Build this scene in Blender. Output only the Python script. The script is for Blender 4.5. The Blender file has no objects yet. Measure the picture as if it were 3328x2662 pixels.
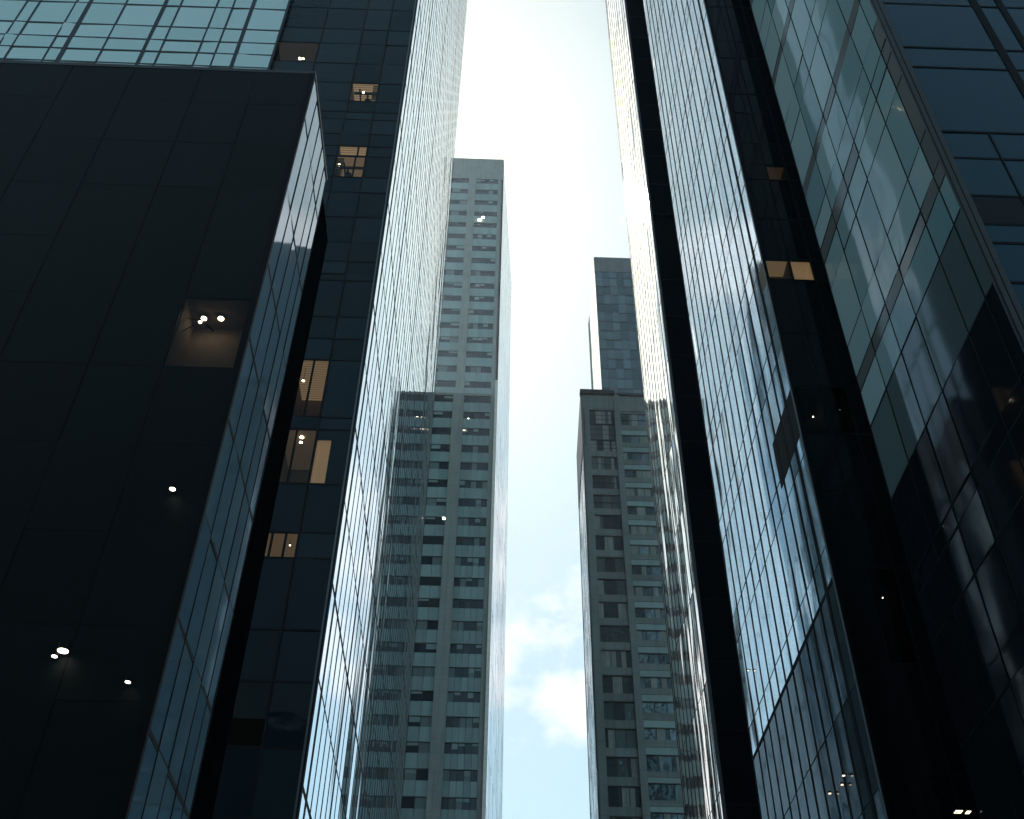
import bpy, math, random
from mathutils import Vector, Matrix
random.seed(7)
sc = bpy.context.scene
col = sc.collection
CAMZ = 1.7

# ------------------------------------------------------------------ camera
F_PX, CX, CY, WPX, HPX = 3543.0, 1664.0, 1331.0, 3328.0, 2662.0
RX = Vector((0.99938848, -0.03092776, -0.01631383))
RY = Vector((-0.03296025, -0.67746183, -0.73481908))
RZ = Vector((0.01167431, 0.73490743, -0.67806694))
cam_d = bpy.data.cameras.new('camera')
cam = bpy.data.objects.new('camera', cam_d)
col.objects.link(cam)
cam_d.sensor_fit = 'HORIZONTAL'
cam_d.sensor_width = 36.0
cam_d.lens = 36.0 * F_PX / WPX
cam_d.clip_start = 0.1
cam_d.clip_end = 6000
rot = Matrix((RX, RY, RZ)).to_4x4()
cam.matrix_world = Matrix.Translation((0, 0, CAMZ)) @ rot
sc.camera = cam

def project(p):
    v = Vector((p[0], p[1], p[2] - CAMZ))
    k = Vector((RX.x*v.x + RY.x*v.y + RZ.x*v.z, RX.y*v.x + RY.y*v.y + RZ.y*v.z, RX.z*v.x + RY.z*v.y + RZ.z*v.z))
    if k.z > -0.01:
        return None
    return (CX - F_PX*k.x/k.z, CY + F_PX*k.y/k.z)

# ------------------------------------------------------------------ sky, sun, exposure
SUN_EL, SUN_AZ = math.radians(53.0), math.radians(-13.8)      # azimuth from +Y towards +X
world = bpy.data.worlds.new('World')
sc.world = world
world.use_nodes = True
wn, wl = world.node_tree.nodes, world.node_tree.links
wn.clear()
def N(nodes, typ, **kw):
    n = nodes.new(typ)
    for k, v in kw.items():
        setattr(n, k, v)
    return n
sky = N(wn, 'ShaderNodeTexSky', sky_type='NISHITA')
sky.sun_disc = False
sky.sun_elevation = SUN_EL
sky.sun_rotation = SUN_AZ
sky.dust_density = 0.65
sky.ozone_density = 1.2
sky.air_density = 1.0
tc = N(wn, 'ShaderNodeTexCoord')
mp = N(wn, 'ShaderNodeMapping'); mp.inputs['Scale'].default_value = (1, 1, 1.35)
mp.inputs['Location'].default_value = (0.6, 0.5, 0.2)
wl.new(tc.outputs['Generated'], mp.inputs['Vector'])
nz = N(wn, 'ShaderNodeTexNoise'); nz.inputs['Scale'].default_value = 3.1; nz.inputs['Detail'].default_value = 9; nz.inputs['Roughness'].default_value = 0.56
wl.new(mp.outputs['Vector'], nz.inputs['Vector'])
cr = N(wn, 'ShaderNodeValToRGB')
cr.color_ramp.elements[0].position = 0.53; cr.color_ramp.elements[0].color = (0, 0, 0, 1)
cr.color_ramp.elements[1].position = 0.585; cr.color_ramp.elements[1].color = (1, 1, 1, 1)
wl.new(nz.outputs['Fac'], cr.inputs['Fac'])
tint = N(wn, 'ShaderNodeMix', data_type='RGBA', blend_type='MULTIPLY')
tint.inputs['Factor'].default_value = 1.0
tint.inputs['B'].default_value = (1.26, 1.31, 1.0, 1)
wl.new(sky.outputs['Color'], tint.inputs['A'])
cl = N(wn, 'ShaderNodeMix', data_type='RGBA')
cl.inputs['B'].default_value = (7.6, 7.8, 7.9, 1)
sxy = N(wn, 'ShaderNodeSeparateXYZ'); wl.new(tc.outputs['Generated'], sxy.inputs[0])
mr = N(wn, 'ShaderNodeMapRange', interpolation_type='SMOOTHSTEP'); mr.inputs['From Min'].default_value = 0.05; mr.inputs['From Max'].default_value = 0.45
wl.new(sxy.outputs['Y'], mr.inputs['Value'])
cm = N(wn, 'ShaderNodeMath', operation='MULTIPLY'); wl.new(cr.outputs['Color'], cm.inputs[0]); wl.new(mr.outputs['Result'], cm.inputs[1])
wl.new(cm.outputs[0], cl.inputs['Factor'])
wl.new(tint.outputs['Result'], cl.inputs['A'])
bg = N(wn, 'ShaderNodeBackground'); bg.inputs['Strength'].default_value = 0.15
wo = N(wn, 'ShaderNodeOutputWorld')
wl.new(cl.outputs['Result'], bg.inputs['Color']); wl.new(bg.outputs['Background'], wo.inputs['Surface'])

sd = bpy.data.lights.new('sun', 'SUN')
sd.energy = 4.0; sd.angle = math.radians(0.5); sd.color = (1.0, 0.97, 0.93)
sun = bpy.data.objects.new('sun', sd); col.objects.link(sun)
sdir = Vector((math.sin(SUN_AZ)*math.cos(SUN_EL), math.cos(SUN_AZ)*math.cos(SUN_EL), math.sin(SUN_EL)))
sun.rotation_euler = sdir.to_track_quat('Z', 'Y').to_euler()
sun.location = (0, 0, 400)

vs = sc.view_settings
vs.view_transform = 'Standard'; vs.look = 'None'; vs.gamma = 1.0; vs.use_curve_mapping = False
vs.exposure = 0.0
cy = sc.cycles
cy.use_denoising = True
cy.max_bounces = 10; cy.glossy_bounces = 7; cy.diffuse_bounces = 3; cy.transparent_max_bounces = 8
cy.sample_clamp_indirect = 6.0
cy.caustics_reflective = False; cy.caustics_refractive = False

# ------------------------------------------------------------------ materials
def newmat(name):
    m = bpy.data.materials.new(name); m.use_nodes = True
    nt = m.node_tree; b = nt.nodes['Principled BSDF']
    return m, nt.nodes, nt.links, b
def mathn(nd, lk, op, a, b=None):
    n = nd.new('ShaderNodeMath'); n.operation = op
    for i, v in ((0, a), (1, b)):
        if v is None: continue
        if isinstance(v, (int, float)): n.inputs[i].default_value = v
        else: lk.new(v, n.inputs[i])
    return n.outputs[0]

def glass(name, colour, colour2, metallic=0.0, rough=0.03, wav=(1.0, 0.1), bump=0.01, spec=0.5, ior=1.5, dirt=0.15):
    """Coated curtain-wall glass: dark body, mirror coat, slightly bowed panes."""
    m, nd, lk, b = newmat(name)
    g = nd.new('ShaderNodeNewGeometry')
    mpn = nd.new('ShaderNodeMapping'); mpn.inputs['Scale'].default_value = (wav[0], wav[0], wav[1])
    lk.new(g.outputs['Position'], mpn.inputs['Vector'])
    n1 = nd.new('ShaderNodeTexNoise'); n1.inputs['Scale'].default_value = 1.0; n1.inputs['Detail'].default_value = 1.5; n1.inputs['Roughness'].default_value = 0.4
    lk.new(mpn.outputs['Vector'], n1.inputs['Vector'])
    bp = nd.new('ShaderNodeBump'); bp.inputs['Strength'].default_value = 1.0; bp.inputs['Distance'].default_value = bump
    lk.new(n1.outputs['Fac'], bp.inputs['Height'])
    lk.new(bp.outputs['Normal'], b.inputs['Normal'])
    at = nd.new('ShaderNodeAttribute'); at.attribute_name = 'rnd'
    mx = nd.new('ShaderNodeMix'); mx.data_type = 'RGBA'
    mx.inputs['A'].default_value = (*colour, 1); mx.inputs['B'].default_value = (*colour2, 1)
    lk.new(at.outputs['Fac'], mx.inputs['Factor'])
    lk.new(mx.outputs['Result'], b.inputs['Base Color'])
    n2 = nd.new('ShaderNodeTexNoise'); n2.inputs['Scale'].default_value = 0.6; n2.inputs['Detail'].default_value = 6
    lk.new(g.outputs['Position'], n2.inputs['Vector'])
    r = mathn(nd, lk, 'MULTIPLY', n2.outputs['Fac'], dirt*0.2)
    r = mathn(nd, lk, 'ADD', r, rough)
    lk.new(r, b.inputs['Roughness'])
    b.inputs['Metallic'].default_value = metallic
    b.inputs['IOR'].default_value = ior
    b.inputs['Specular IOR Level'].default_value = spec
    return m

def stone(name, colour, var=0.18, scale=0.25, rough=0.75, tile=None, line=0.5, spec=0.4):
    m, nd, lk, b = newmat(name)
    b.inputs['Specular IOR Level'].default_value = spec
    g = nd.new('ShaderNodeNewGeometry')
    n1 = nd.new('ShaderNodeTexNoise'); n1.inputs['Scale'].default_value = scale; n1.inputs['Detail'].default_value = 8; n1.inputs['Roughness'].default_value = 0.65
    lk.new(g.outputs['Position'], n1.inputs['Vector'])
    mpn = nd.new('ShaderNodeMapping'); mpn.inputs['Scale'].default_value = (1.6, 1.6, 0.08)
    lk.new(g.outputs['Position'], mpn.inputs['Vector'])
    n3 = nd.new('ShaderNodeTexNoise'); n3.inputs['Scale'].default_value = 0.9; n3.inputs['Detail'].default_value = 5
    lk.new(mpn.outputs['Vector'], n3.inputs['Vector'])
    s = mathn(nd, lk, 'ADD', n1.outputs['Fac'], n3.outputs['Fac'])
    s = mathn(nd, lk, 'SUBTRACT', s, 1.0)
    s = mathn(nd, lk, 'MULTIPLY', s, var*4)
    s = mathn(nd, lk, 'ADD', s, 1.0)
    at = nd.new('ShaderNodeAttribute'); at.attribute_name = 'rnd'
    a2 = mathn(nd, lk, 'MULTIPLY', at.outputs['Fac'], 0.3)
    a2 = mathn(nd, lk, 'ADD', a2, 0.85)
    s = mathn(nd, lk, 'MULTIPLY', s, a2)
    if tile:
        tx, tz = tile
        sx = nd.new('ShaderNodeSeparateXYZ'); lk.new(g.outputs['Position'], sx.inputs['Vector'])
        h = mathn(nd, lk, 'ADD', sx.outputs['X'], sx.outputs['Y'])
        for o, t in ((h, tx), (sx.outputs['Z'], tz)):
            q = mathn(nd, lk, 'DIVIDE', o, t); q = mathn(nd, lk, 'FRACT', q)
            q = mathn(nd, lk, 'GREATER_THAN', q, 0.035 / min(1, t))
            q = mathn(nd, lk, 'MULTIPLY', q, 1-line); q = mathn(nd, lk, 'ADD', q, line)
            s = mathn(nd, lk, 'MULTIPLY', s, q)
    vm = nd.new('ShaderNodeVectorMath'); vm.operation = 'SCALE'
    vm.inputs[0].default_value = colour
    lk.new(s, vm.inputs['Scale'])
    lk.new(vm.outputs['Vector'], b.inputs['Base Color'])
    b.inputs['Roughness'].default_value = rough
    return m

def plain(name, colour, rough=0.5, metallic=0.0, spec=0.5):
    m, nd, lk, b = newmat(name)
    b.inputs['Specular IOR Level'].default_value = spec
    n1 = nd.new('ShaderNodeTexNoise'); n1.inputs['Scale'].default_value = 1.5; n1.inputs['Detail'].default_value = 4
    g = nd.new('ShaderNodeNewGeometry'); lk.new(g.outputs['Position'], n1.inputs['Vector'])
    s = mathn(nd, lk, 'MULTIPLY', n1.outputs['Fac'], 0.5); s = mathn(nd, lk, 'ADD', s, 0.75)
    vm = nd.new('ShaderNodeVectorMath'); vm.operation = 'SCALE'; vm.inputs[0].default_value = colour
    lk.new(s, vm.inputs['Scale']); lk.new(vm.outputs['Vector'], b.inputs['Base Color'])
    b.inputs['Roughness'].default_value = rough; b.inputs['Metallic'].default_value = metallic
    return m

def emit(name, colour, strength):
    m, nd, lk, b = newmat(name)
    b.inputs['Base Color'].default_value = (0.5, 0.45, 0.4, 1)
    b.inputs['Emission Color'].default_value = (*colour, 1)
    b.inputs['Emission Strength'].default_value = strength
    return m

def slats(name, colour, strength, pitch, duty=0.5, axis='Y'):
    """slatted ceiling with lamp light put in as emission, brighter between slats"""
    m, nd, lk, b = newmat(name)
    g = nd.new('ShaderNodeNewGeometry')
    sx = nd.new('ShaderNodeSeparateXYZ'); lk.new(g.outputs['Position'], sx.inputs['Vector'])
    q = mathn(nd, lk, 'DIVIDE', sx.outputs[axis], pitch); q = mathn(nd, lk, 'FRACT', q)
    q = mathn(nd, lk, 'GREATER_THAN', q, duty)
    q = mathn(nd, lk, 'MULTIPLY', q, strength*0.75); q = mathn(nd, lk, 'ADD', q, strength*0.25)
    b.inputs['Base Color'].default_value = (0.3, 0.22, 0.15, 1)
    b.inputs['Emission Color'].default_value = (*colour, 1)
    lk.new(q, b.inputs['Emission Strength'])
    return m

def clear_glass(name, tintc, ior=1.5):
    m = bpy.data.materials.new(name); m.use_nodes = True
    nd, lk = m.node_tree.nodes, m.node_tree.links
    nd.clear()
    o = nd.new('ShaderNodeOutputMaterial'); t = nd.new('ShaderNodeBsdfTransparent'); gl = nd.new('ShaderNodeBsdfGlossy')
    fr = nd.new('ShaderNodeFresnel'); fr.inputs['IOR'].default_value = ior
    mx = nd.new('ShaderNodeMixShader')
    t.inputs['Color'].default_value = (*tintc, 1); gl.inputs['Roughness'].default_value = 0.02; gl.inputs['Color'].default_value = (0.42, 0.5, 0.52, 1)
    lk.new(fr.outputs[0], mx.inputs[0]); lk.new(t.outputs[0], mx.inputs[1]); lk.new(gl.outputs[0], mx.inputs[2])
    lk.new(mx.outputs[0], o.inputs['Surface'])
    return m

M = {}
M['side_blue'] = glass('blue mirrored curtain wall glass', (0.60, 0.78, 0.94), (0.68, 0.85, 0.97), metallic=0.95, wav=(0.20, 0.05), bump=0.10)
M['side_silver'] = glass('silver mirrored curtain wall glass', (1.0, 0.97, 0.93), (1.0, 0.99, 0.96), metallic=1.0, wav=(0.5, 0.10), bump=0.040)
M['side_dark'] = glass('glass with dark reflection in colour', (0.03, 0.04, 0.045), (0.045, 0.06, 0.065), metallic=0.1, spec=0.2, wav=(0.8, 0.1), bump=0.012)  # reflection of a dark building put into the colour of the lower rows
M['block_side'] = glass('blue grey block glass', (0.13, 0.26, 0.38), (0.19, 0.34, 0.46), metallic=0.30, spec=0.12, wav=(0.3, 0.06), bump=0.004)
M['dark_front'] = glass('dark tinted office glass', (0.006, 0.016, 0.024), (0.018, 0.036, 0.050), metallic=0.0, wav=(0.7, 1.3), bump=0.03, ior=1.45, spec=0.16, dirt=0.5)
M['black_front'] = glass('near black tinted glass', (0.004, 0.006, 0.010), (0.006, 0.010, 0.014), metallic=0.0, wav=(0.4, 0.4), bump=0.006, ior=1.4, spec=0.2)
M['teal'] = glass('teal glass with sky reflection in colour', (0.60, 0.80, 0.72), (0.70, 0.88, 0.80), metallic=0.8, wav=(0.5, 1.2), bump=0.008)  # bright sky reflection put into this glass as a paler colour
M['d_side'] = glass('grey green mirrored glass', (0.20, 0.33, 0.36), (0.42, 0.57, 0.60), metallic=0.0, wav=(0.35, 0.2), bump=0.03, spec=0.2, ior=1.38)
M['d_mid'] = glass('grey green glass with dark reflection in colour', (0.10, 0.14, 0.15), (0.14, 0.20, 0.21), metallic=0.0, spec=0.25, wav=(0.35, 0.2), bump=0.006)  # dark reflection put into the colour of the lower side rows
M['d_brown'] = glass('grey brown spandrel glass', (0.13, 0.14, 0.14), (0.17, 0.175, 0.17), metallic=0.0, spec=0.2, rough=0.12, bump=0.003)
M['d_front'] = glass('deep teal blue glass', (0.003, 0.038, 0.065), (0.006, 0.052, 0.080), metallic=0.2, spec=0.3, wav=(0.3, 0.3), bump=0.004)
M['c_panel'] = stone('black green stone cladding panel', (0.0045, 0.0095, 0.0105), var=0.14, scale=1.2, rough=0.6, spec=0.15)
M['mull'] = plain('dark anodised mullion metal', (0.020, 0.026, 0.034), 0.45, 0.3)
M['mull_black'] = plain('black mullion metal', (0.006, 0.008, 0.011), 0.7, 0.0, 0.15)
M['black_wall'] = plain('matt black rear cladding', (0.0015, 0.003, 0.005), 0.95, 0.0, 0.0)
M['frame_grey'] = plain('dark grey metal corner frame', (0.035, 0.04, 0.045), 0.5, 0.2)
M['trim_light'] = plain('bright metal edge trim', (0.13, 0.15, 0.17), 0.5, 0.4)
M['white_fin'] = plain('white painted corner fin', (0.85, 0.85, 0.83), 0.35, 0.0)
M['concrete_a'] = stone('grey tiled concrete cladding', (0.235, 0.285, 0.30), tile=(1.4, 1.15), line=0.72)
M['spandrel_a'] = stone('grey green spandrel panel', (0.22, 0.345, 0.375), var=0.10, scale=0.5, rough=0.35)
M['win_a'] = glass('dark office window glass', (0.008, 0.022, 0.034), (0.02, 0.045, 0.06), metallic=0.0, wav=(0.5, 0.5), bump=0.006)
M['blind_a'] = stone('pale blind behind glass', (0.13, 0.20, 0.22), var=0.10, scale=2, rough=0.3)
M['concrete_e'] = stone('warm grey stone cladding', (0.145, 0.195, 0.21), tile=(3.7, 1.62), line=0.7)
M['pane_e'] = glass('mottled reflective window glass', (0.03, 0.065, 0.08), (0.18, 0.28, 0.31), metallic=0.45, wav=(1.6, 2.6), bump=0.05)
M['curtain'] = stone('pale curtain fabric', (0.20, 0.25, 0.26), var=0.25, scale=1.0, rough=0.6)
M['white_side'] = stone('white rendered side wall', (0.78, 0.78, 0.76), var=0.05, tile=(2.0, 3.3), line=0.9)
M['f_glass'] = glass('blue grey high rise glass', (0.05, 0.095, 0.115), (0.15, 0.24, 0.27), metallic=0.4, wav=(0.8, 1.6), bump=0.05)
M['asphalt'] = stone('asphalt', (0.05, 0.05, 0.052), var=0.2, scale=3, rough=0.9)
M['paving'] = stone('pavement slabs', (0.22, 0.22, 0.21), var=0.15, scale=2, rough=0.85, tile=(0.9, 5), line=0.6)
M['room_wall'] = plain('dim brown room wall', (0.26, 0.20, 0.15), 0.8)
M['room_blind'] = plain('tan slatted blind', (0.10, 0.08, 0.06), 0.8)
M['room_dark'] = plain('unlit room lining', (0.02, 0.018, 0.016), 0.9)
M['pane_clear'] = clear_glass('clear office glass', (0.62, 0.60, 0.56))
M['pane_smoke'] = clear_glass('smoked glass', (0.40, 0.38, 0.36), 1.4)
WARM = (1.0, 0.71, 0.40)
M['slat_glow'] = slats('slatted ceiling glow', WARM, 0.5, 0.28)
M['lining_glow_warm'] = emit('warm lining glow', WARM, 0.16)  # room light put into ceilings and some walls as emission
M['ceil_glow_dim'] = emit('dim ceiling glow', (1.0, 0.72, 0.42), 0.045)
M['ceil_faint'] = emit('faint warm glow lining', (1.0, 0.72, 0.42), 0.012)
M['lamp'] = emit('lamp lens', (1.0, 0.86, 0.62), 26.0)
M['lamp_soft'] = emit('soft lamp lens', (1.0, 0.9, 0.72), 5.0)
M['lamp_hot'] = emit('hot lamp lens', (1.0, 0.80, 0.50), 45.0)
M['lamp_dim'] = emit('dim lamp lens', (1.0, 0.80, 0.55), 2.2)
M['glint'] = emit('sun glint glow', (1.0, 0.88, 0.66), 30.0)  # glow that stands for a sun glint on the banded tower

# ------------------------------------------------------------------ mesh helpers
class MB:
    def __init__(s): s.v = []; s.f = []; s.m = []; s.r = []
    def quad(s, a, b, c, d, mi=0, r=0.5):
        i = len(s.v); s.v += [tuple(a), tuple(b), tuple(c), tuple(d)]; s.f.append((i, i+1, i+2, i+3)); s.m.append(mi); s.r.append(r)
    def box(s, x0, x1, y0, y1, z0, z1, mi=0, r=0.5):
        if x0 > x1: x0, x1 = x1, x0
        if y0 > y1: y0, y1 = y1, y0
        i = len(s.v)
        s.v += [(x0,y0,z0),(x1,y0,z0),(x1,y1,z0),(x0,y1,z0),(x0,y0,z1),(x1,y0,z1),(x1,y1,z1),(x0,y1,z1)]
        for q in ((0,3,2,1),(4,5,6,7),(0,1,5,4),(1,2,6,5),(2,3,7,6),(3,0,4,7)):
            s.f.append(tuple(i+k for k in q)); s.m.append(mi); s.r.append(r)
    def obox(s, O, U, Nn, u0, u1, n0, n1, z0, z1, mi=0, r=0.5):
        """box in facade space: O origin, U along, Nn outward"""
        i = len(s.v)
        for z in (z0, z1):
            for u, n in ((u0, n0), (u1, n0), (u1, n1), (u0, n1)):
                p = O + U*u + Nn*n; s.v.append((p.x, p.y, z))
        for q in ((0,3,2,1),(4,5,6,7),(0,1,5,4),(1,2,6,5),(2,3,7,6),(3,0,4,7)):
            s.f.append(tuple(i+k for k in q)); s.m.append(mi); s.r.append(r)
    def cyl(s, c, r, h, n=20, mi=0):
        i = len(s.v)
        for z in (c[2], c[2]+h):
            for k in range(n):
                a = 2*math.pi*k/n; s.v.append((c[0]+r*math.cos(a), c[1]+r*math.sin(a), z))
        for k in range(n):
            s.f.append((i+k, i+(k+1)%n, i+n+(k+1)%n, i+n+k)); s.m.append(mi); s.r.append(0.5)
        s.f.append(tuple(i+k for k in reversed(range(n)))); s.m.append(mi); s.r.append(0.5)
        s.f.append(tuple(i+n+k for k in range(n))); s.m.append(mi); s.r.append(0.5)
    def build(s, name, mats, parent=None, kind=None):
        if not s.f: return None
        me = bpy.data.meshes.new(name)
        off = Vector((0, 0, 0))
        p = parent
        while p is not None: off += p.location; p = p.parent
        me.from_pydata([(a-off.x, b-off.y, c-off.z) for a, b, c in s.v], [], s.f)
        if not isinstance(mats, (list, tuple)): mats = [mats]
        for m in mats: me.materials.append(m)
        if len(mats) > 1: me.polygons.foreach_set('material_index', s.m)
        at = me.attributes.new('rnd', 'FLOAT', 'FACE'); at.data.foreach_set('value', s.r)
        me.update()
        o = bpy.data.objects.new(name, me); col.objects.link(o)
        if parent: o.parent = parent
        if kind: o['kind'] = kind
        return o

def thing(name, label, cat, loc, group=None):
    o = bpy.data.objects.new(name, None); col.objects.link(o)
    o.location = loc; o['label'] = label; o['category'] = cat
    if group: o['group'] = group
    return o

XV, YV = Vector((1, 0, 0)), Vector((0, 1, 0))

def screen_area(pts):
    ps = [project(p) for p in pts]
    if any(p is None for p in ps): return 0.0
    ps = [(min(max(p[0], 0), WPX), min(max(p[1], 0), HPX)) for p in ps]
    a = 0
    for i in range(len(ps)):
        x0, y0 = ps[i]; x1, y1 = ps[(i+1) % len(ps)]; a += x0*y1-x1*y0
    return abs(a)/2

class Tower:
    """collects every pane of a building, so that the 100 that show largest become parts"""
    def __init__(s, root): s.root = root; s.panes = []
    def pane(s, pts, mat, r):
        s.panes.append((screen_area(pts), pts, mat, r))
    def finish(s, limit=98, name='window_pane'):
        s.panes.sort(key=lambda t: -t[0])
        for k, (a, pts, mat, r) in enumerate(s.panes[:limit]):
            if a < 30: limit = k; break
            mb = MB(); mb.quad(*pts, 0, r); mb.build(name, M[mat], s.root)
        rest = s.panes[limit:]
        mats = sorted({p[2] for p in rest})
        mb = MB()
        for a, pts, mat, r in rest: mb.quad(*pts, mats.index(mat), r)
        if rest: mb.build('window_panes', [M[m] for m in mats], s.root, 'stuff')

def facade(tw, O, U, Nn, us, zs, mat, mm='mull', mw=0.12, md=0.05, hw=0.12, tilt=0.008, rowmat=None, skip=(), thick=None, cellmat=None, thz=None, gname='mullion_grid'):
    """curtain wall in plane through O: columns us (metres along U), rows zs (heights)"""
    O = Vector(O)
    for i in range(len(us)-1):
        for j in range(len(zs)-1):
            if (i, j) in skip: continue
            m = mat
            if rowmat and j in rowmat: m = rowmat[j]
            if cellmat: m = cellmat(i, j, m)
            t = [random.uniform(-tilt, tilt) for _ in range(3)]
            t.append(t[0]+t[2]-t[1])
            pts = []
            for (u, z), n in zip(((us[i], zs[j]), (us[i+1], zs[j]), (us[i+1], zs[j+1]), (us[i], zs[j+1])), t):
                p = O + U*u + Nn*n; pts.append((p.x, p.y, z))
            if (U.cross(Vector((0, 0, 1)))).dot(Nn) < 0: pts.reverse()
            tw.pane(pts, m, random.random())
    mb = MB()
    for i, u in enumerate(us):
        w = (thick[i] if thick and i in thick else mw)/2
        mb.obox(O, U, Nn, u-w, u+w, -0.10, md, zs[0], zs[-1])
    for j, z in enumerate(zs):
        w = (thz[j] if thz and j in thz else hw)/2
        mb.obox(O, U, Nn, us[0], us[-1], -0.09, md-0.012, z-w, z+w)
    mb.build(gname, M[mm], tw.root)

def cell(us, zs, u, z):
    i = max(k for k in range(len(us)-1) if us[k] <= u or k == 0); j = max(k for k in range(len(zs)-1) if zs[k] <= z or k == 0)
    return i, j

def room(root, Y0, x0, x1, z0, z1, ceil='ceil_glow_dim', wall='room_dark', pane='pane_smoke', lamps=(), depth=3.6, lampm='lamp', split=None, name='lit_room'):
    """a real room behind a pane of a front facing facade in plane y = Y0"""
    e = 0.02
    mb = MB()
    A, B = Y0+0.12, Y0+depth
    mb.box(x0-.05, x0+e, A, B, z0, z1, 0); mb.box(x1-e, x1+.05, A, B, z0, z1, 0)
    mb.box(x0, x1, B, B+.05, z0, z1, 0); mb.box(x0, x1, A, B, z0-.06, z0, 0)
    mb.box(x0, x1, A, B, z1, z1+.06, 1)
    r = mb.build(name, [M[wall], M[ceil]], root)
    gp = MB(); gp.quad((x0, Y0, z0), (x1, Y0, z0), (x1, Y0, z1), (x0, Y0, z1)); gp.build('clear_pane', M[pane], root)
    if split:
        mb = MB()
        for u in split: mb.box(u-.08, u+.08, Y0-.04, Y0+.1, z0, z1)
        mb.build('window_bar', M['mull_black'], root)
    if wall == 'room_wall' and ceil != 'room_wall' and lampm != 'lamp_hot' and 3.0 < z1-z0 < 4.5:
        w = x1-x0; h = z1-z0
        mb = MB(); k = random.uniform(.15, .4)
        mb.box(x0+.1, x1-.1, Y0+depth*.45, Y0+depth*.45+.18, z1-.3, z1-.02); mb.box(x0+w*k, x0+w*k+.16, Y0+.5, Y0+depth-.1, z1-.42, z1-.28)
        mb.build('ceiling_beam', M['room_dark'], r)
        mb = MB(); q = random.choice([0, 1]); bw = w*random.uniform(.16, .3); bx = x0+.06 if q else x1-.06-bw
        n = 9; dz = h*.96/n
        for i in range(n): mb.box(bx, bx+bw, Y0+.16, Y0+.2, z1-.1-(i+1)*dz+dz*.35, z1-.1-i*dz)
        mb.build('window_blind', M['room_blind'], r)
        mb = MB(); fx = x0+w*random.uniform(.3, .6); mb.box(fx, fx+w*.22, Y0+.4, Y0+.8, z0+.05, z0+h*random.uniform(.25, .45)); mb.box(fx+w*.05, fx+w*.12, Y0+.35, Y0+.6, z0+h*.4, z0+h*.52)
        mb.build('cabinet', M['room_dark'], r)
    for (b, zy, rad) in lamps:
        y = Y0 + 0.9; x = b*y; z = CAMZ + zy*y; rad *= 0.75
        mb = MB(); mb.cyl((x, y, z), rad, 0.02, 20, 0); mb.cyl((x, y, z+0.022), rad*1.12, 0.08, 20, 1); mb.box(x-.015, x+.015, y-.015, y+.015, z+.1, max(z1, z+.2), 1)
        mb.build('ceiling_lamp', [M[lampm], M['mull_black']], r)
    return r

def zs_from(zy, Y): return [CAMZ + q*Y for q in zy]
def frange(a, b, step):
    out = []; x = a
    while x < b - step*0.4: out.append(x); x += step
    out.append(b); return out

# ------------------------------------------------------------------ setting: ground, road, pavements
mb = MB(); mb.quad((-1500, -1500, -0.02), (1500, -1500, -0.02), (1500, 2500, -0.02), (-1500, 2500, -0.02))
g = mb.build('ground', M['paving']); g['kind'] = 'structure'
mb = MB(); mb.box(-5.2, 5.6, -400, 600, -0.019, -0.008)
g = mb.build('road', M['asphalt']); g['kind'] = 'structure'
mb = MB()
for k in range(60): mb.box(0.1, 0.25, -100+k*8, -97+k*8, -0.006, -0.003)
g = mb.build('road_markings', plain('white road paint', (0.75, 0.75, 0.72), 0.7)); g['kind'] = 'structure'
for nm, x0, x1 in (('pavement_left', -8.9, -5.2), ('pavement_right', 5.6, 11.9)):
    mb = MB(); mb.box(x0, x1, -400, 600, -0.015, 0.13); g = mb.build(nm, M['paving']); g['kind'] = 'structure'

# ================================================================== TOWER B (left, tall)
XB, YB, YB2, HB = -11.0, 64.8, 145.7, 335.0
rt = thing('office_tower', 'tallest dark glass tower on the left with a pale blue mirrored side towards the street', 'tower', (XB-12, (YB+YB2)/2, 0))
tw = Tower(rt)
XT = -0.4083*YB
ub = [XT, -0.3376*YB if False else -0.3140*YB-1.6, -0.2570*YB-0.3, -0.2145*YB, XB]
ub = [XT, -0.3381*YB+0.4, -0.2600*YB, -0.2140*YB, XB]
zyb = [0.17, 0.26, 0.33, 0.40, 0.47, 0.54, 0.60, 0.69, 0.725, 0.795, 0.88, 0.90, 1.00, 1.04, 1.082, 1.157, 1.171, 1.198, 1.241, 1.30, 1.361, 1.399, 1.455, 1.483, 1.517, 1.559, 1.581, 1.613, 1.671, 1.734, 1.801, 1.853, 1.929]
zb = zs_from(zyb, YB); zb = [0.2] + zb + frange(zb[-1]+4.0, HB, 4.0)
skip = []
O = Vector((0, YB, 0))
def bcell(b, zy):
    c = cell(ub, zb, b*YB, CAMZ+zy*YB)
    skip.append(c); return ub[c[0]]+.08, ub[c[0]+1]-.08, zb[c[1]]+.08, zb[c[1]+1]-.08
rooms = []
c = bcell(-0.237, 1.64); rooms.append((c, dict(ceil='slat_glow', wall='room_wall', pane='pane_clear', lamps=[(-0.2378, 1.642, .16), (-0.250, 1.652, .12)], depth=2.4)))
c = bcell(-0.237, 1.43); rooms.append((c, dict(ceil='lining_glow_warm', wall='room_wall', pane='pane_clear', lamps=[(-0.2535, 1.43, .2)], depth=2.6, split=[c[0]+(c[1]-c[0])*.66])))
c = bcell(-0.237, 1.47); rooms.append((c, dict(ceil='slat_glow', wall='room_wall', pane='pane_clear', depth=1.6, split=[c[0]+(c[1]-c[0])*.7])))
c = bcell(-0.36, 1.76); rooms.append((c, dict(ceil='ceil_glow_dim', pane='pane_smoke', lamps=[(-0.3594, 1.744, .22), (-0.3535, 1.744, .15)], depth=3)))
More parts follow.
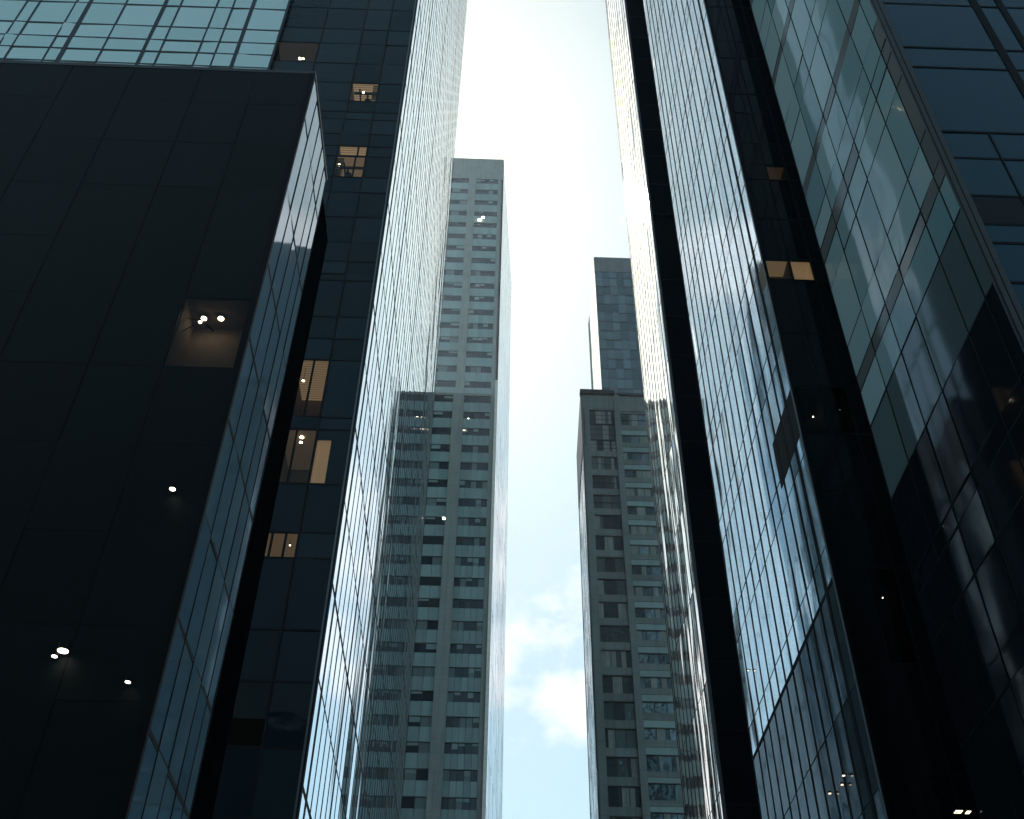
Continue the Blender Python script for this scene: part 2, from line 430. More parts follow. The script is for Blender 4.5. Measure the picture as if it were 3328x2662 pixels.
c = bcell(-0.2375, 0.95); rooms.append(((c[0], c[1], c[2], c[3]), dict(ceil='slat_glow', wall='room_wall', pane='pane_smoke', lamps=[(-0.243, 0.961, .16)], depth=5.0, split=[(c[0]+c[1])/2+.2])))
c = bcell(-0.2375, 0.84); rooms.append(((c[0], c[1], c[2], c[3]), dict(ceil='ceil_glow_dim', wall='room_wall', pane='pane_clear', lampm='lamp_hot', lamps=[(-0.2425, 0.868, .16), (-0.2315, 0.866, .2), (-0.2315, 0.858, .16)], depth=5.0, split=[(c[0]+c[1])/2-.1])))
c = bcell(-0.2375, 0.71); rooms.append((c, dict(ceil='lining_glow_warm', wall='room_wall', pane='pane_smoke', lamps=[(-0.222, 0.707, .08)], depth=3.0, split=[c[0]+(c[1]-c[0])*.35, c[0]+(c[1]-c[0])*.7])))
c = bcell(-0.2518, 0.50); rooms.append((c, dict(ceil='room_dark', lamps=[(-0.2518, 0.521, .12), (-0.2495, 0.5205, .1)], depth=3.0)))
c = bcell(-0.19, 0.83); w = (c[1]-c[0]); rooms.append(((c[0]+.1, c[0]+w*.42, c[2]-.05, c[3]-1.0), dict(ceil='lining_glow_warm', wall='lining_glow_warm', pane='pane_clear', depth=1.2)))
mb = MB(); mb.box(c[0]+w*.42, c[1]+.1, YB+.0, YB+.06, c[2]-.08, c[3]+.08); mb.box(c[0]-.1, c[0]+w*.42, YB, YB+.06, c[3]-1.0, c[3]+.08); mb.build('blank_panel', M['dark_front'], rt)
facade(tw, O, XV, -YV, ub, zb, 'dark_front', mm='mull_black', mw=0.16, hw=0.16, md=0.04, tilt=0.02, skip=skip, gname='front_mullions')
for c, kw in rooms: room(rt, YB, *c, **kw)
# street side
us = frange(YB, YB2, 2.3)
zside = frange(0.2, HB, 7.4)
facade(tw, (XB, 0, 0), YV, XV, us, zside, 'side_blue', mm='mull_black', mw=0.24, md=0.02, hw=0.22, tilt=0.005, thz={j: .42 for j in range(0, 60, 2)}, gname='side_mullions', thick={1: .6, 6: .6, 15: .7, 26: .5})
mb = MB(); mb.box(XB-0.25, XB+0.06, YB-0.08, YB+0.22, 0.2, HB); mb.build('corner_trim', M['trim_light'], rt)
mb = MB(); mb.box(XT, XB-.3, YB+5.6, YB2-.3, 0.1, HB-.2); mb.box(XT, XB-0.02, YB2-.25, YB2, 0.1, HB-.1); mb.build('core_wall', M['black_wall'], rt)
mb = MB(); mb.box(XT-.3, XB+.1, YB-.1, YB2+.1, HB, HB+2.5); mb.build('roof_parapet', M['mull'], rt)
tw.finish()

# ---------------- bright left part of tower B front, sky reflection put into its glass
YT = YB - 0.5
rt = thing('teal_reflection_wing', 'pale teal part of the tall left tower front, sky reflection put into its colour', 'tower', (-45, YT+20, 0))
tw = Tower(rt)
tb = [-1.15, -1.06, -1.035, -0.97, -0.945, -0.8865, -0.8633, -0.7973, -0.7717, -0.7062, -0.6346, -0.6058, -0.5395, -0.5091, -0.4729, -0.4083]
ut = [b*YT for b in tb]
zt = [0.2] + zs_from([0.3, 0.42, 0.54, 0.66, 0.78, 0.9, 1.02, 1.14, 1.26, 1.38, 1.44, 1.5, 1.56, 1.62, 1.665, 1.708, 1.751, 1.791, 1.838, 1.915, 1.96, 2.03, 2.1], YT)
facade(tw, (0, YT, 0), XV, -YV, ut, zt, 'teal', mm='mull', mw=0.20, hw=0.22, md=0.05, tilt=0.03, thick={8: .5, 10: .42, 14: .45, 15: .25, 3: .5})
mb = MB(); mb.box(ut[0], XT-.05, YT+.3, YT+50, 0.1, zt[-1]); mb.build('core_wall', M['black_wall'], rt)  # backing of the wing that stands for the sky reflection
mb = MB(); mb.box(ut[0]-.2, XT-.02, YT-.1, YT+50, zt[-1], zt[-1]+2); mb.build('roof_parapet', M['mull'], rt)  # top edge of the wing that stands for the sky reflection
tw.finish()

# ================================================================== BLOCK C (near left, black)
XC = -9.0; YC = 9.0/0.3270; YC2 = 9.0/0.2685; HC = CAMZ+1.694*YC
rt = thing('black_block', 'low black panelled block at near left with a blue glass flank', 'building', (XC-15, (YC+YC2)/2, 0))
tw = Tower(rt)
cb = [-1.30, -1.05, -0.86, -0.74, -0.635, -0.5200, -0.4255, -0.3270]
uc = [b*YC for b in cb]
zc = [0.2] + zs_from([0.10, 0.22, 0.34, 0.44, 0.515, 0.60, 0.72, 0.85, 0.98, 1.113, 1.235, 1.361, 1.479, 1.595, 1.694], YC)
skip = []
def ccell(b, zy):
    c = cell(uc, zc, b*YC, CAMZ+zy*YC); skip.append(c); return uc[c[0]]+.05, uc[c[0]+1]-.1, zc[c[1]]+.05, zc[c[1]+1]-.05
rooms = [(ccell(-0.38, 1.05), dict(ceil='room_wall', wall='room_wall', pane='pane_smoke', lampm='lamp', lamps=[(-0.391, 1.070, .15), (-0.3683, 1.071, .15), (-0.3945, 1.063, .09)], depth=1.6))]
for b, zy, rad in ((-0.3684, 0.781, .095), (-0.4325, 0.568, .15), (-0.4392, 0.5615, .08), (-0.3583, 0.535, .075)):
    y = YC-0.28; x = b*y; z = CAMZ+zy*y
    mb = MB(); mb.cyl((x, y, z), rad, 0.012, 24, 0); mb.cyl((x, y, z+0.013), rad*1.1, rad*1.5, 24, 1); mb.box(x-.03, x+.03, y, YC-.005, z+rad*.8, z+rad*1.2, 1)
    mb.build('wall_downlight', [M['lamp_soft'], M['mull_black']], rt)
facade(tw, (0, YC, 0), XV, -YV, uc, zc, 'c_panel', mm='mull_black', mw=0.05, hw=0.06, md=0.012, tilt=0.004, skip=skip, gname='panel_joints')
for c, kw in rooms: room(rt, YC, *c, **kw)
mb = MB()   # wiring and bracket hanging in the open lit bay
def rod(mb, a, b, r=0.02):
    a, b = Vector(a), Vector(b); d = (b-a).normalized(); s1 = d.cross(Vector((0, 0.3, 1))).normalized()*r; s2 = d.cross(s1).normalized()*r
    i = len(mb.v)
    for p in (a, b):
        for k in (s1, s2, -s1, -s2): mb.v.append(tuple(p+k))
    for k in range(4): mb.f.append((i+k, i+(k+1) % 4, i+4+(k+1) % 4, i+4+k)); mb.m.append(0); mb.r.append(.5)
def cpt(b, zy, y): return (b*y, y, CAMZ+zy*y)
rod(mb, cpt(-0.412, 1.092, YC+.6), cpt(-0.375, 1.05, YC+.6), .025)
rod(mb, cpt(-0.42, 1.072, YC+.6), cpt(-0.395, 1.066, YC+.6)); rod(mb, cpt(-0.428, 1.03, YC+.6), cpt(-0.396, 1.063, YC+.6))
rod(mb, cpt(-0.385, 1.058, YC+.5), cpt(-0.374, 1.048, YC+.5), .06)
mb.build('cable_bracket', M['mull_black'], rt)
us = [YC, YC+1.35, YC+2.7, YC+4.0, YC+5.1, YC2]
zcs = [0.2] + [CAMZ + 9.0*q for q in (0.35, 0.9, 1.49, 1.88, 2.3, 2.75, 3.2, 3.66, 4.2, 4.80, HC/9.0-.19)]
zcs[-1] = HC
facade(tw, (XC, 0, 0), YV, XV, us, zcs, 'block_side', mm='mull_black', mw=0.05, md=0.02, hw=0.17, tilt=0.012, gname='flank_mullions')
mb = MB(); mb.box(XC-.22, XC+.03, YC-.03, YC+.16, 0.2, HC+.05); mb.build('corner_trim', M['mull_black'], rt)
mb = MB(); mb.box(uc[0], XC-.25, YC+4.0, YC2+3, 0.1, HC-.1); mb.box(XC-.25, XC+.005, YC2, YC2+2.8, 0.1, HC-1.5); mb.build('rear_wall', M['black_wall'], rt)
mb = MB(); mb.box(uc[0], XC+.03, YC-.02, YC2+.1, HC, HC+.25); mb.build('roof_coping', M['frame_grey'], rt)
tw.finish()

# ================================================================== TOWERS A (centre left, far): a banded slab and a taller banded tower behind it
bl = [-0.098, -0.0499, -0.0389, -0.0050, 0.0030]
def banded(rt, YA, top_zy, ztop_zy, wide=0.0):
    K = YA/178.0
    HA = CAMZ+top_zy*YA
    tw = Tower(rt)
    xa = [b*YA for b in bl]; xa[1] -= wide*K; xa[2] += wide*K*.4
    ztop = CAMZ+ztop_zy*YA
    P = 4.86*K
    floors = []
    z = ztop
    while z > 4: floors.append(z); z -= P
    mb = MB(); mb.box(xa[0], xa[-1], YA, YA+1.0*K, ztop, HA); mb.build('crown', M['concrete_a'], rt)
    mb = MB(); mb.box(xa[1], xa[2], YA-.35*K, YA+1, 0, ztop-.01); mb.build('pier', M['concrete_a'], rt)
    mb = MB(); mb.box(xa[3], xa[4]-.55*K, YA-.02, YA+1, 0, ztop-.01); mb.build('pier', M['concrete_a'], rt)
    for (x0, x1, n) in ((xa[0], xa[1], 4), (xa[2], xa[3], 5)):
        mb = MB()
        for k, zt_ in enumerate(floors):
            xs = [x0+(x1-x0)*i/n for i in range(n+1)]
            a, b_ = zt_-2.05*K, zt_
            for i in range(n):
                t = random.uniform(-.02, .02)
                m = 'win_a'; rr = random.random()*0.6
                if random.random() < (0.10 if K > 1.2 else 0.20): m = 'blind_a'
                tw.pane([(xs[i], YA+.35*K+t, a), (xs[i+1], YA+.35*K, a), (xs[i+1], YA+.35*K, b_), (xs[i], YA+.35*K+t, b_)], m, rr)
                if random.random() < .22:
                    hb = random.uniform(.2, .6)*2.05*K
                    mb.box(xs[i]+.06, xs[i+1]-.06, YA+.30*K, YA+.33*K, b_-hb, b_-.06, 0, random.random()*.4)
                mb.box(xs[i]+.03, xs[i+1]-.03, YA+.08*K+random.uniform(0, .012), YA+.4*K, zt_-P+.04, a-.03, 0, random.random())
            mb.box(x0, x1, YA+.30*K, YA+.5*K, zt_-P-.1, zt_-P+.04, 1)
            mb.box(x0, x1, YA+.30*K, YA+.5*K, a-.05*K, a+.05*K, 1)
            for i in range(1, n): mb.box(xs[i]-.05*K, xs[i]+.05*K, YA+.28*K, YA+.5*K, a, zt_, 1)
        mb.build('spandrel_cladding', [M['spandrel_a'], M['mull']], rt)
    y2 = YA*1.25; p0 = Vector((xa[-1], YA, 0)); p1 = Vector((0.0188*y2, y2, 0))
    U = (p1-p0).normalized(); Nn = Vector((U.y, -U.x, 0)); Lf = (p1-p0).length
    facade(tw, p0+U*1.2*K, U, Nn, frange(0, Lf-1.2*K, 2.2*K), frange(0.2, HA-.2, 9.6*K), 'side_blue', mm='mull', mw=0.14*K, md=0.015, hw=0.10, tilt=0.012, gname='flank_mullions')
    mb = MB(); mb.obox(p0, U, Nn, 0.30*K, 1.15*K, -.5, .0, 0, HA-.1); mb.build('dark_reveal', M['mull_black'], rt)
    mb = MB(); mb.box(xa[0], xa[-1]-.2, YA+1.0*K, YA+40, 0.1, HA-.3); mb.build('core_wall', M['concrete_a'], rt)
    for (px, pz, s, m, d) in LAMPS_GLINTS_A:
        if (pz > top_zy) or (K > 1.2 and pz < 0.95): continue
        y = YA-.3 if d else YA+.25*K
        s *= K; x = px*y; z = CAMZ+pz*y; r = .8 if d else .3
        mb = MB(); mb.box(x-s, x+s, y-.12, y, z-s*r, z+s*r, 0); mb.box(x-s-.05, x+s+.05, y+.003, y+.1, z-s*r-.05, z+s*r+.05, 1)
        mb.build('sun_glint' if d else 'window_lamp', [M[m], M['mull']], rt)
    return tw, xa, HA
LAMPS_GLINTS_A = ((-0.0305, 1.303, .42, 'glint', 1), (-0.0255, 1.309, .34, 'glint', 1), (-0.0215, 0.9035, .20, 'lamp', 0), (-0.0315, 0.905, .1, 'lamp', 0), (-0.036, 0.8855, .3, 'lamp_dim', 0), (-0.0530, 0.750, .3, 'lamp', 0), (-0.0540, 0.751, .2, 'lamp', 0))  # topmost pair are added glowing panels that stand for a sun glint
YA = 178.0
rt = thing('banded_slab', 'lower of the two banded grey towers, with a white fin down its right corner', 'tower', (-8, YA+15, 0))
tw, xa, HA = banded(rt, YA, 0.9485, 0.9445, 0.35)
mb = MB(); mb.box(xa[-1]-.5, xa[-1]+.05, YA-.45, YA+.1, 0, HA+4); mb.build('corner_fin', M['white_fin'], rt)
tw.finish()
YA = 291.0
rt = thing('banded_tower', 'taller banded grey tower with a plain crown, behind the slab with a white fin', 'tower', (-12, YA+20, 0))
tw, xa, HA = banded(rt, YA, 1.46, 1.407)
mb = MB(); mb.box(xa[0], -0.0330*YA, YA+2, YA+8, HA-.5, HA+2.2); mb.build('roof_plant', M['concrete_a'], rt)
tw.finish()

# ================================================================== TOWER E (centre right, stone)
YE = 110.0; HE = CAMZ+0.957*YE
rt = thing('stone_tower', 'grey stone apartment tower with grid windows, right of the central strip of sky', 'tower', (18, YE+8, 0))
XE = 0.1092*YE
xe1, xe2, xe3, xe4 = 0.1187*YE, 0.1500*YE, 0.1572*YE, 0.235*YE
mb = MB()
mb.box(XE, xe1, YE, YE+.6, 0, HE-8.6); mb.box(xe2, xe3, YE-.25, YE+.6, 0, HE-.6)
mb.box(XE, xe2, YE-.02, YE+.6, HE-8.6 if False else CAMZ+.929*YE, HE-.6); mb.box(xe3, xe4, YE-.02, YE+.6, CAMZ+.926*YE, HE-.6)
mb.box(XE, xe1, YE-.0, YE+.6, HE-8.59, CAMZ+.929*YE-.01)
mb.build('wall', M['concrete_e'], rt)
mb = MB(); mb.box(XE-.15, xe2+.2, YE-.5, YE+.4, HE-.59, HE+.1); mb.box(xe2+.4, xe4, YE-.3, YE+.4, HE-.6, HE-.2); mb.build('roof_coping', M['mull'], rt)
# windows, left bay
wz = []
z = CAMZ+0.927*YE
tops = [0.927, 0.904, 0.878] + []
q = 0.851
while q > 0.04: tops.append(q); q -= 0.0293
mbw = MB(); mbr = MB()
nwin = 0
def window(x0, x1, z0, z1, n, yy, bands=0):
    mb = MB()
    fw = 0.07
    mb.box(x0, x1, yy, yy+.12, z0, z0+fw*1.3); mb.box(x0, x1, yy, yy+.12, z1-fw, z1)
    for i in range(n+1):
        x = x0+(x1-x0)*i/n; mb.box(max(x-fw/2, x0), min(x+fw/2, x1), yy+.003, yy+.12, z0+fw*1.3, z1-fw)
    for k in range(bands):
        z = z0+(z1-z0)*(k+1)/(bands+1); mb.box(x0, x1, yy+.02, yy+.11, z-.03, z+.03)
    w = mb.build('window', M['mull'], rt)
    mp_ = MB()
    for i in range(n):
        a, b_ = x0+(x1-x0)*i/n+fw/2, x0+(x1-x0)*(i+1)/n-fw/2
        t = [random.uniform(-.012, .012) for _ in range(4)]
        mp_.quad((a, yy+.09+t[0], z0+.05), (b_, yy+.09+t[1], z0+.05), (b_, yy+.09+t[2], z1-.05), (a, yy+.09+t[3], z1-.05), 0, random.random()**1.6)
        if random.random() < 0.42:
            cu = MB()
            c0 = a + (b_-a)*random.choice([0, 0, .3]); c1 = b_-(b_-a)*random.choice([0, 0, .35, .5])
            nf = 9
            for k in range(nf):
                u0 = c0+(c1-c0)*k/nf; u1 = c0+(c1-c0)*(k+1)/nf; d0 = .07+.014*(k % 2)-.02; d1 = .07+.014*((k+1) % 2)-.02
                cu.quad((u0, yy+d0, z0+.08), (u1, yy+d1, z0+.08), (u1, yy+d1, z1-.08), (u0, yy+d0, z1-.08), 0, random.random())
            cu.build('curtain', M['curtain'], w)
    mp_.build('pane', M['pane_e'], w)
    return w
prev = CAMZ+.929*YE
wall = MB()
for k, t in enumerate(tops):
    zt_ = CAMZ+t*YE; h = (2.75 if k < 3 else 2.25)
    if k < 2: h = (tops[k]-tops[k+1])*YE-.1
    if k == 2: h = 0.0185*YE
    window(xe1 if k > 1 else xe1-.2*0, xe2, zt_-h, zt_, 4 if k < 5 else 3, YE+.22, 2 if k < 3 else (1 if k < 6 else 0))
    if prev-zt_ > .11: wall.box(xe1, xe2, YE+.03, YE+.6, zt_, prev, 0, random.random())
    prev = zt_-h
wall.box(xe1, xe2, YE+.03, YE+.6, 0, prev)
prev = CAMZ+.926*YE
q = 0.924; k = 0
while q > 0.04:
    zt_ = CAMZ+q*YE; h = 2.3 if k == 0 else (1.45 if k < 16 else 1.9)
    window(xe3, xe4, zt_-h, zt_, 7 if k < 14 else 6, YE+.3, 1 if k == 0 else 0)
    wall.box(xe3, xe4, YE+.10, YE+.6, (zt_+prev)/2, prev, 0, random.random()); wall.box(xe3, xe4, YE+.17, YE+.6, zt_, (zt_+prev)/2, 1, random.random())
    prev = zt_-h; q -= (0.036 if k == 0 else 0.0275 if k < 14 else 0.0284); k += 1
wall.box(xe3, xe4, YE+.1, YE+.6, 0, prev)
wall.build('spandrel_wall', [M['concrete_e'], M['spandrel_a']], rt)
# left flank, mirrored glass that reflects the sky
y2 = 11.35/0.1020
p0 = Vector((XE, YE+.01, 0)); p1 = Vector((XE-.62, YE+0.0, 0))
sk = 14.0; p1 = Vector((0.1012*(YE+sk), YE+sk, 0)); U = (p1-p0).normalized(); Nn = Vector((-U.y, U.x, 0))
twe = Tower(rt); facade(twe, p0, U, Nn, frange(0, sk, 1.0), frange(0.2, CAMZ+.868*YE, 3.24), 'side_silver', mm='mull', mw=0.06, md=0.012, hw=0.06, tilt=0.010, gname='flank_mullions')
twe.finish(0)
mb = MB(); mb.obox(p0, U, Nn, 0.05, sk, -.4, -.12, 0, CAMZ+.868*YE); mb.build('flank_wall', M['concrete_e'], rt)
mb = MB(); mb.obox(p0, U, Nn, 0, sk, -.38, .06, CAMZ+.868*YE, HE+.08); mb.build('flank_band', M['mull'], rt)
mb = MB(); mb.box(XE+.5, xe4, YE+.62, YE+sk, 0.1, HE-.8); mb.build('core_wall', M['concrete_e'], rt)
y = YE-.05; x = 0.1965*y; z = CAMZ+0.5375*y
mb = MB(); mb.box(x-.2, x+.2, y, y+.05, z-.12, z+.12, 0); mb.box(x-.25, x+.25, y+.052, y+.2, z-.17, z+.17, 1); mb.build('window_lamp', [M['lamp'], M['mull']], rt)

# ================================================================== TOWER F (behind E)
YF = 200.0; HF = CAMZ+1.226*YF
rt = thing('blue_grey_tower', 'farthest blue grey high rise standing behind the stone tower', 'tower', (35, YF+15, 0))
tw = Tower(rt)
XF = 0.1366*YF
facade(tw, (0, YF, 0), XV, -YV, frange(XF, XF+22, 2.0), frange(0.2, CAMZ+1.194*YF, 3.6), 'f_glass', mm='mull', mw=0.10, md=0.03, hw=0.5, tilt=0.03)
mb = MB(); mb.box(XF, XF+22, YF-.05, YF+.8, CAMZ+1.194*YF+.02, HF); mb.build('crown', stone('blue grey crown cladding', (0.15, 0.18, 0.21)), rt)
p0 = Vector((XF, YF, 0)); p1 = Vector((0.1236*(YF+26), YF+26, 0)); U = (p1-p0).normalized(); Nn = Vector((-U.y, U.x, 0))
facade(tw, p0, U, Nn, frange(0, 26, 2.0), frange(0.2, HF-.1, 7.2), 'side_silver', mm='mull', mw=0.10, md=0.012, hw=0.08, tilt=0.010, gname='flank_mullions')
mb = MB(); mb.obox(p0, U, Nn, 0.05, 26, -.4, -.12, 0, HF-.1); mb.build('flank_wall', M['concrete_a'], rt)
mb = MB(); mb.box(XF+.5, XF+22, YF+.9, YF+26, 0.1, HF-.5); mb.build('core_wall', M['concrete_a'], rt)
tw.finish(60)

# ================================================================== TOWER R2 (right, second)
XR = 12.0
Y0, Y1, HR2 = XR/0.2268, XR/0.1895, 200.0
rt = thing('mirror_tower', 'slender mirrored glass tower, first on the right of the sky, with a black end wall', 'tower', (XR+10, (Y0+Y1)/2, 0))
tw = Tower(rt)
ph = math.radians(-0.55); UU = Vector((math.sin(ph), math.cos(ph), 0)); NN = Vector((-UU.y, UU.x, 0))
facade(tw, (XR, Y0, 0), UU, NN, frange(0, (Y1-Y0)-.5, 1.05), frange(0.2, HR2, 6.2), 'side_silver', mm='mull_black', mw=0.09, md=0.02, hw=0.06, tilt=0.005, thick={1: .16}, gname='side_mullions')
facade(tw, (0, Y0, 0), XV, -YV, frange(XR, XR+14, 3.5), frange(0.2, HR2, 4.0), 'black_front', mm='mull_black', mw=0.1, md=0.03, hw=0.12, tilt=0.01, gname='front_mullions')
mb = MB(); mb.box(XR-.05, XR+.12, Y0-.05, Y0+.12, 0.2, HR2); mb.build('corner_trim', M['trim_light'], rt)
mb = MB(); mb.box(XR+.2, XR+14, Y0+.3, Y1, 0.1, HR2-.1); mb.build('core_wall', M['black_wall'], rt)
mb = MB(); mb.box(XR-.1, XR+14, Y0-.1, Y1, HR2, HR2+2); mb.build('roof_parapet', M['mull'], rt)
tw.finish()

# ================================================================== TOWER R1 (right, first)
Y0, Y1, HR1 = XR/0.3815, XR/0.2615, 150.0
rt = thing('silver_tower', 'wide mirrored glass tower with rippled reflections between two black walls on the right', 'tower', (XR+6, (Y0+Y1)/2, 0))
tw = Tower(rt)
XD = 14.2
us = [Y0, XR/0.3695] + frange(XR/0.3590, Y1, 1.13)
zr = [0.2] + frange(CAMZ+XR*0.30, CAMZ+XR*1.80, 3.5)
zp = len(zr)-1
zz = zr[-1]; k = 0
while zz < HR1-4:
    zz += (1.4, 4.4)[k % 2]; k += 1; zr.append(zz)
zr.append(HR1)
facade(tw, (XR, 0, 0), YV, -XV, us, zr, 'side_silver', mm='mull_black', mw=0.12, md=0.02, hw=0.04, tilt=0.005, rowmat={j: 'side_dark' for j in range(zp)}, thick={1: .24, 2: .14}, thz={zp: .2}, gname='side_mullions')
for b, zx, rad in ((0.3473, 1.314, .05), (0.3440, 1.300, .045), (0.3305, 1.326, .05), (0.2700, 2.10, .04)):      # downlights along the lower glass rows
    x = XR-.14; y = x/b; z = CAMZ+zx*x
    mb = MB(); mb.cyl((x, y, z), rad, 0.012, 18, 0); mb.cyl((x, y, z+0.013), rad*1.1, rad*1.5, 18, 1); mb.box(x, XR-.03, y-.02, y+.02, z+rad*.8, z+rad*1.2, 1)
    mb.build('wall_downlight', [M['lamp_dim'], M['mull_black']], rt)
y = Y0-.5
for b, zy, w in ((0.4498, 0.4235, .10), (0.4590, 0.4232, .06)):
    x = b*y; z = CAMZ+zy*y
    mb = MB(); mb.box(x-w, x+w, y-.1, y+.1, z, z+.015, 0); mb.box(x-w-.02, x+w+.02, y-.13, y+.13, z+.016, z+.07, 1); mb.box(x-.02, x+.02, y+.13, Y0-.03, z+.02, z+.05, 1)
    mb.build('canopy_light', [M['lamp_dim'], M['mull_black']], rt)
ur = [XR, 13.2, 14.2, 15.3, XR+12]
zf = [0.2] + zs_from([0.2, 0.34, 0.46, 0.58, 0.70, 0.81, 0.90, 0.98, 1.08, 1.19, 1.235, 1.33, 1.43, 1.47, 1.53, 1.62, 1.68, 1.80, 1.86, 1.99, 2.1], Y0)
zf += frange(zf[-1]+4, HR1, 4)
skip = []
def rcell(b, zy):
    c = cell(ur, zf, b*Y0, CAMZ+zy*Y0)
    if c in skip: return None
    skip.append(c); return ur[c[0]]+.04, ur[c[0]+1]-.04, zf[c[1]]+.04, zf[c[1]+1]-.04
rooms = []
for b, zy, kw in ((0.405, 1.21, dict(ceil='lining_glow_warm', wall='room_wall', pane='pane_clear', depth=1.0, lamps=[(0.408, 1.223, .06)])),
                  (0.435, 1.21, dict(ceil='lining_glow_warm', wall='lining_glow_warm', pane='pane_clear', depth=0.8)),
                  (0.435, 1.45, dict(ceil='ceil_glow_dim', wall='room_wall', pane='pane_smoke', depth=1.4)),
                  (0.4007, 0.926, dict(ceil='room_dark', lamps=[(0.4007, 0.926, .035)])),
                  (0.4382, 0.939, dict(ceil='room_dark', lampm='lamp_dim', lamps=[(0.4382, 0.939, .06)])),
                  (0.425, 0.64, dict(ceil='room_dark', lamps=[(0.43, 0.66, .02)]))):
    c = rcell(b, zy)
    if c: rooms.append((c, kw))
facade(tw, (0, Y0, 0), XV, -YV, ur, zf, 'black_front', mm='mull_black', mw=0.07, md=0.02, hw=0.08, tilt=0.01, skip=skip, gname='front_mullions')
for c, kw in rooms: room(rt, Y0, *c, **kw)
mb = MB(); mb.box(XR-.04, XR+.10, Y0-.04, Y0+.10, 0.2, HR1); mb.build('corner_trim', M['trim_light'], rt)
mb = MB(); mb.box(XR+.2, XR+12, Y0+4.0, Y1-.2, 0.1, HR1-.1); mb.box(XR+.02, XR+12, Y1-.18, Y1, 0.1, HR1-.1); mb.build('core_wall', M['black_wall'], rt)
mb = MB(); mb.box(XR-.1, XR+12, Y0-.1, Y1, HR1, HR1+2); mb.build('roof_parapet', M['mull'], rt)
tw.finish()

# ================================================================== BUILDING D (near right)
YD, YD2, HD = XD/0.712, XD/0.470, 78.0
rt = thing('framed_building', 'nearest building at the right edge with a thick dark frame and deep teal panels', 'building', (XD+8, (YD+YD2)/2, 0))
tw = Tower(rt)
us = [XD/b for b in (0.712, 0.6865, 0.643, 0.578, 0.5405, 0.505, 0.47)]
seq = [0.053, 0.127, 0.246, 0.116, 0.068, 0.102, 0.17, 0.06, 0.21]
q = 0.25; zd = [0.2]; brown = {}; k = 0
ql = [2.068]
up = [0.053, 0.127, 0.246, 0.116, 0.068, 0.102, 0.17, 0.053, 0.25, 0.127, 0.246, 0.053, 0.21, 0.13, 0.22, 0.053]
for s in up*2: ql.append(ql[-1]+s)
dn = [0.127, 0.246, 0.23, 0.053, 0.127, 0.246, 0.25, 0.2, 0.053, 0.25]
lo = [2.068]
for s in dn: lo.append(lo[-1]-s)
ql = sorted(set(lo[1:]+ql)); ql = [v for v in ql if v < (HD-1)/XD]
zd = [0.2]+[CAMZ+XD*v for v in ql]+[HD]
def dm(i, j, m):  # lower rows take darker glass that stands for a dark reflection
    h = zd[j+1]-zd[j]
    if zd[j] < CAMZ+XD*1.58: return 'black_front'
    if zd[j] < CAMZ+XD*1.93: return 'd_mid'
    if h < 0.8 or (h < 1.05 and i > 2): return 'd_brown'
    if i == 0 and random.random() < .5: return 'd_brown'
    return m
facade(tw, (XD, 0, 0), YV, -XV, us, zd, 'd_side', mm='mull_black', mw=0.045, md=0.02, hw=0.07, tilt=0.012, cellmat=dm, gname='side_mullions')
bf = [0.730, 0.8112, 0.914, 0.965, 1.06, 1.2, 1.5]
uf = [b*YD for b in bf]
zdf = [0.2] + zs_from([0.2, 0.42, 0.6, 0.78, 0.95, 1.1, 1.2, 1.29, 1.335, 1.407, 1.509, 1.585, 1.792, 1.862, 2.029, 2.1, 2.3, 2.37, 2.6, 2.8], YD); zdf.append(HD)
# upper rows have no bar at .8112
up_rows = [j for j in range(len(zdf)-1) if zdf[j] >= zs_from([1.585], YD)[0]-.01]
def blk(i, j, m): return 'black_front' if abs(zdf[j]-zs_from([1.335], YD)[0]) < .01 else m
uf2 = [uf[0]]+uf[2:]
zlo = zdf[:up_rows[0]+1]; zhi = zdf[up_rows[0]:]
facade(tw, (0, YD, 0), XV, -YV, uf, zlo, 'd_front', mm='mull_black', mw=0.06, md=0.03, hw=0.10, tilt=0.006, thick={2: .28, 3: .28}, cellmat=blk, gname='front_mullions')
facade(tw, (0, YD, 0), XV, -YV, uf2, zhi, 'd_front', mm='mull_black', mw=0.06, md=0.035, hw=0.10, tilt=0.006, thick={1: .30, 2: .26}, gname='front_mullions')
mb = MB(); mb.box(XD+.0, uf[0]+.02, YD-.05, YD+.15, 0.2, HD+.1, 0); mb.box(XD-.02, XD+.1, YD-.03, YD+.12, 0.2, HD, 0)
mb.box(XD+.16, XD+.19, YD-.058, YD-.04, 0.2, HD, 1)
mb.build('corner_frame', [M['frame_grey'], M['mull_black']], rt)
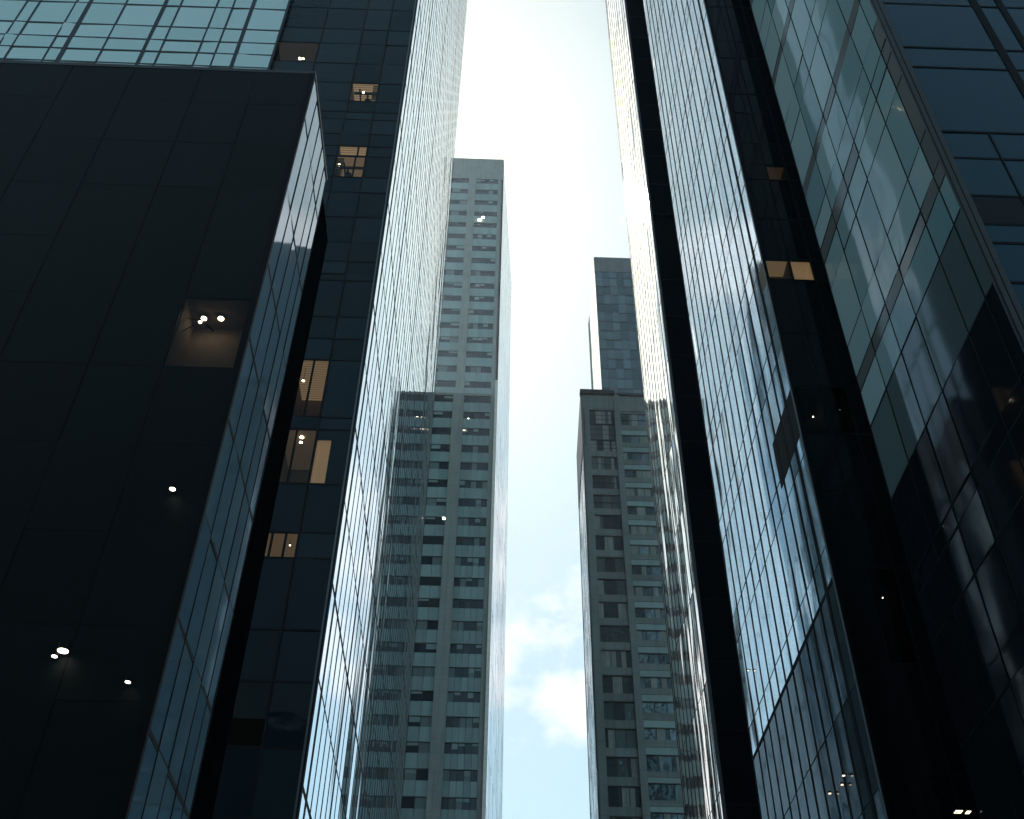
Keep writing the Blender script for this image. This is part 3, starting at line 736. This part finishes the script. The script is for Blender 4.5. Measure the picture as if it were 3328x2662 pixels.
mb = MB(); mb.box(XD+.2, uf[-1], YD+.3, YD2-.2, 0.1, HD-.1); mb.box(XD+.02, uf[-1], YD2-.18, YD2, 0.1, HD-.1); mb.build('core_wall', M['black_wall'], rt)
mb = MB(); mb.box(XD-.1, uf[-1], YD-.1, YD2, HD+.1, HD+1.5); mb.build('roof_parapet', M['frame_grey'], rt)
tw.finish()

# ================================================================== unseen buildings added behind the camera to darken low reflections
for nm, lab, x0, x1, y0, y1, h in (('added_rear_tower', 'unseen dark tower added behind the viewpoint to darken reflections', -16, 26, -78, -46, 96.0),
                                   ('added_rear_block', 'unseen long dark block added behind the viewpoint to darken reflections', -40, -13, -40, 8, 34.0)):
    rt = thing(nm, lab, 'tower' if nm == 'added_rear_tower' else 'building', ((x0+x1)/2, (y0+y1)/2, 0))
    tw = Tower(rt)
    facade(tw, (0, y1, 0), XV, YV, frange(x0, x1, 3.0), frange(0.2, h, 3.8), 'dark_front', mm='mull', mw=0.2, md=0.1, hw=0.5)
    facade(tw, (x1, 0, 0), YV, XV, frange(y0, y1, 3.0), frange(0.2, h, 3.8), 'dark_front', mm='mull', mw=0.2, md=0.1, hw=0.5)
    mb = MB(); mb.box(x0+.1, x1-.3, y0+.1, y1-.3, 0.1, h); mb.build('core_wall', M['mull'], rt)  # core of the added unseen building
    tw.finish(0)

# ================================================================== haze
mb = MB(); mb.box(-420, 420, -260, 700, -3, 440)
hz = mb.build('haze', M['asphalt'], None, 'stuff')
hm = bpy.data.materials.new('city haze'); hm.use_nodes = True
hn, hl = hm.node_tree.nodes, hm.node_tree.links; hn.clear()
ho = hn.new('ShaderNodeOutputMaterial'); pv = hn.new('ShaderNodeVolumePrincipled')
pv.inputs['Color'].default_value = (0.82, 0.92, 1.0, 1); pv.inputs['Density'].default_value = 0.00022; pv.inputs['Anisotropy'].default_value = 0.55
hl.new(pv.outputs['Volume'], ho.inputs['Volume'])
hz.data.materials.clear(); hz.data.materials.append(hm)
hz['label'] = 'thin pale city haze filling the street canyon'; hz['category'] = 'haze'
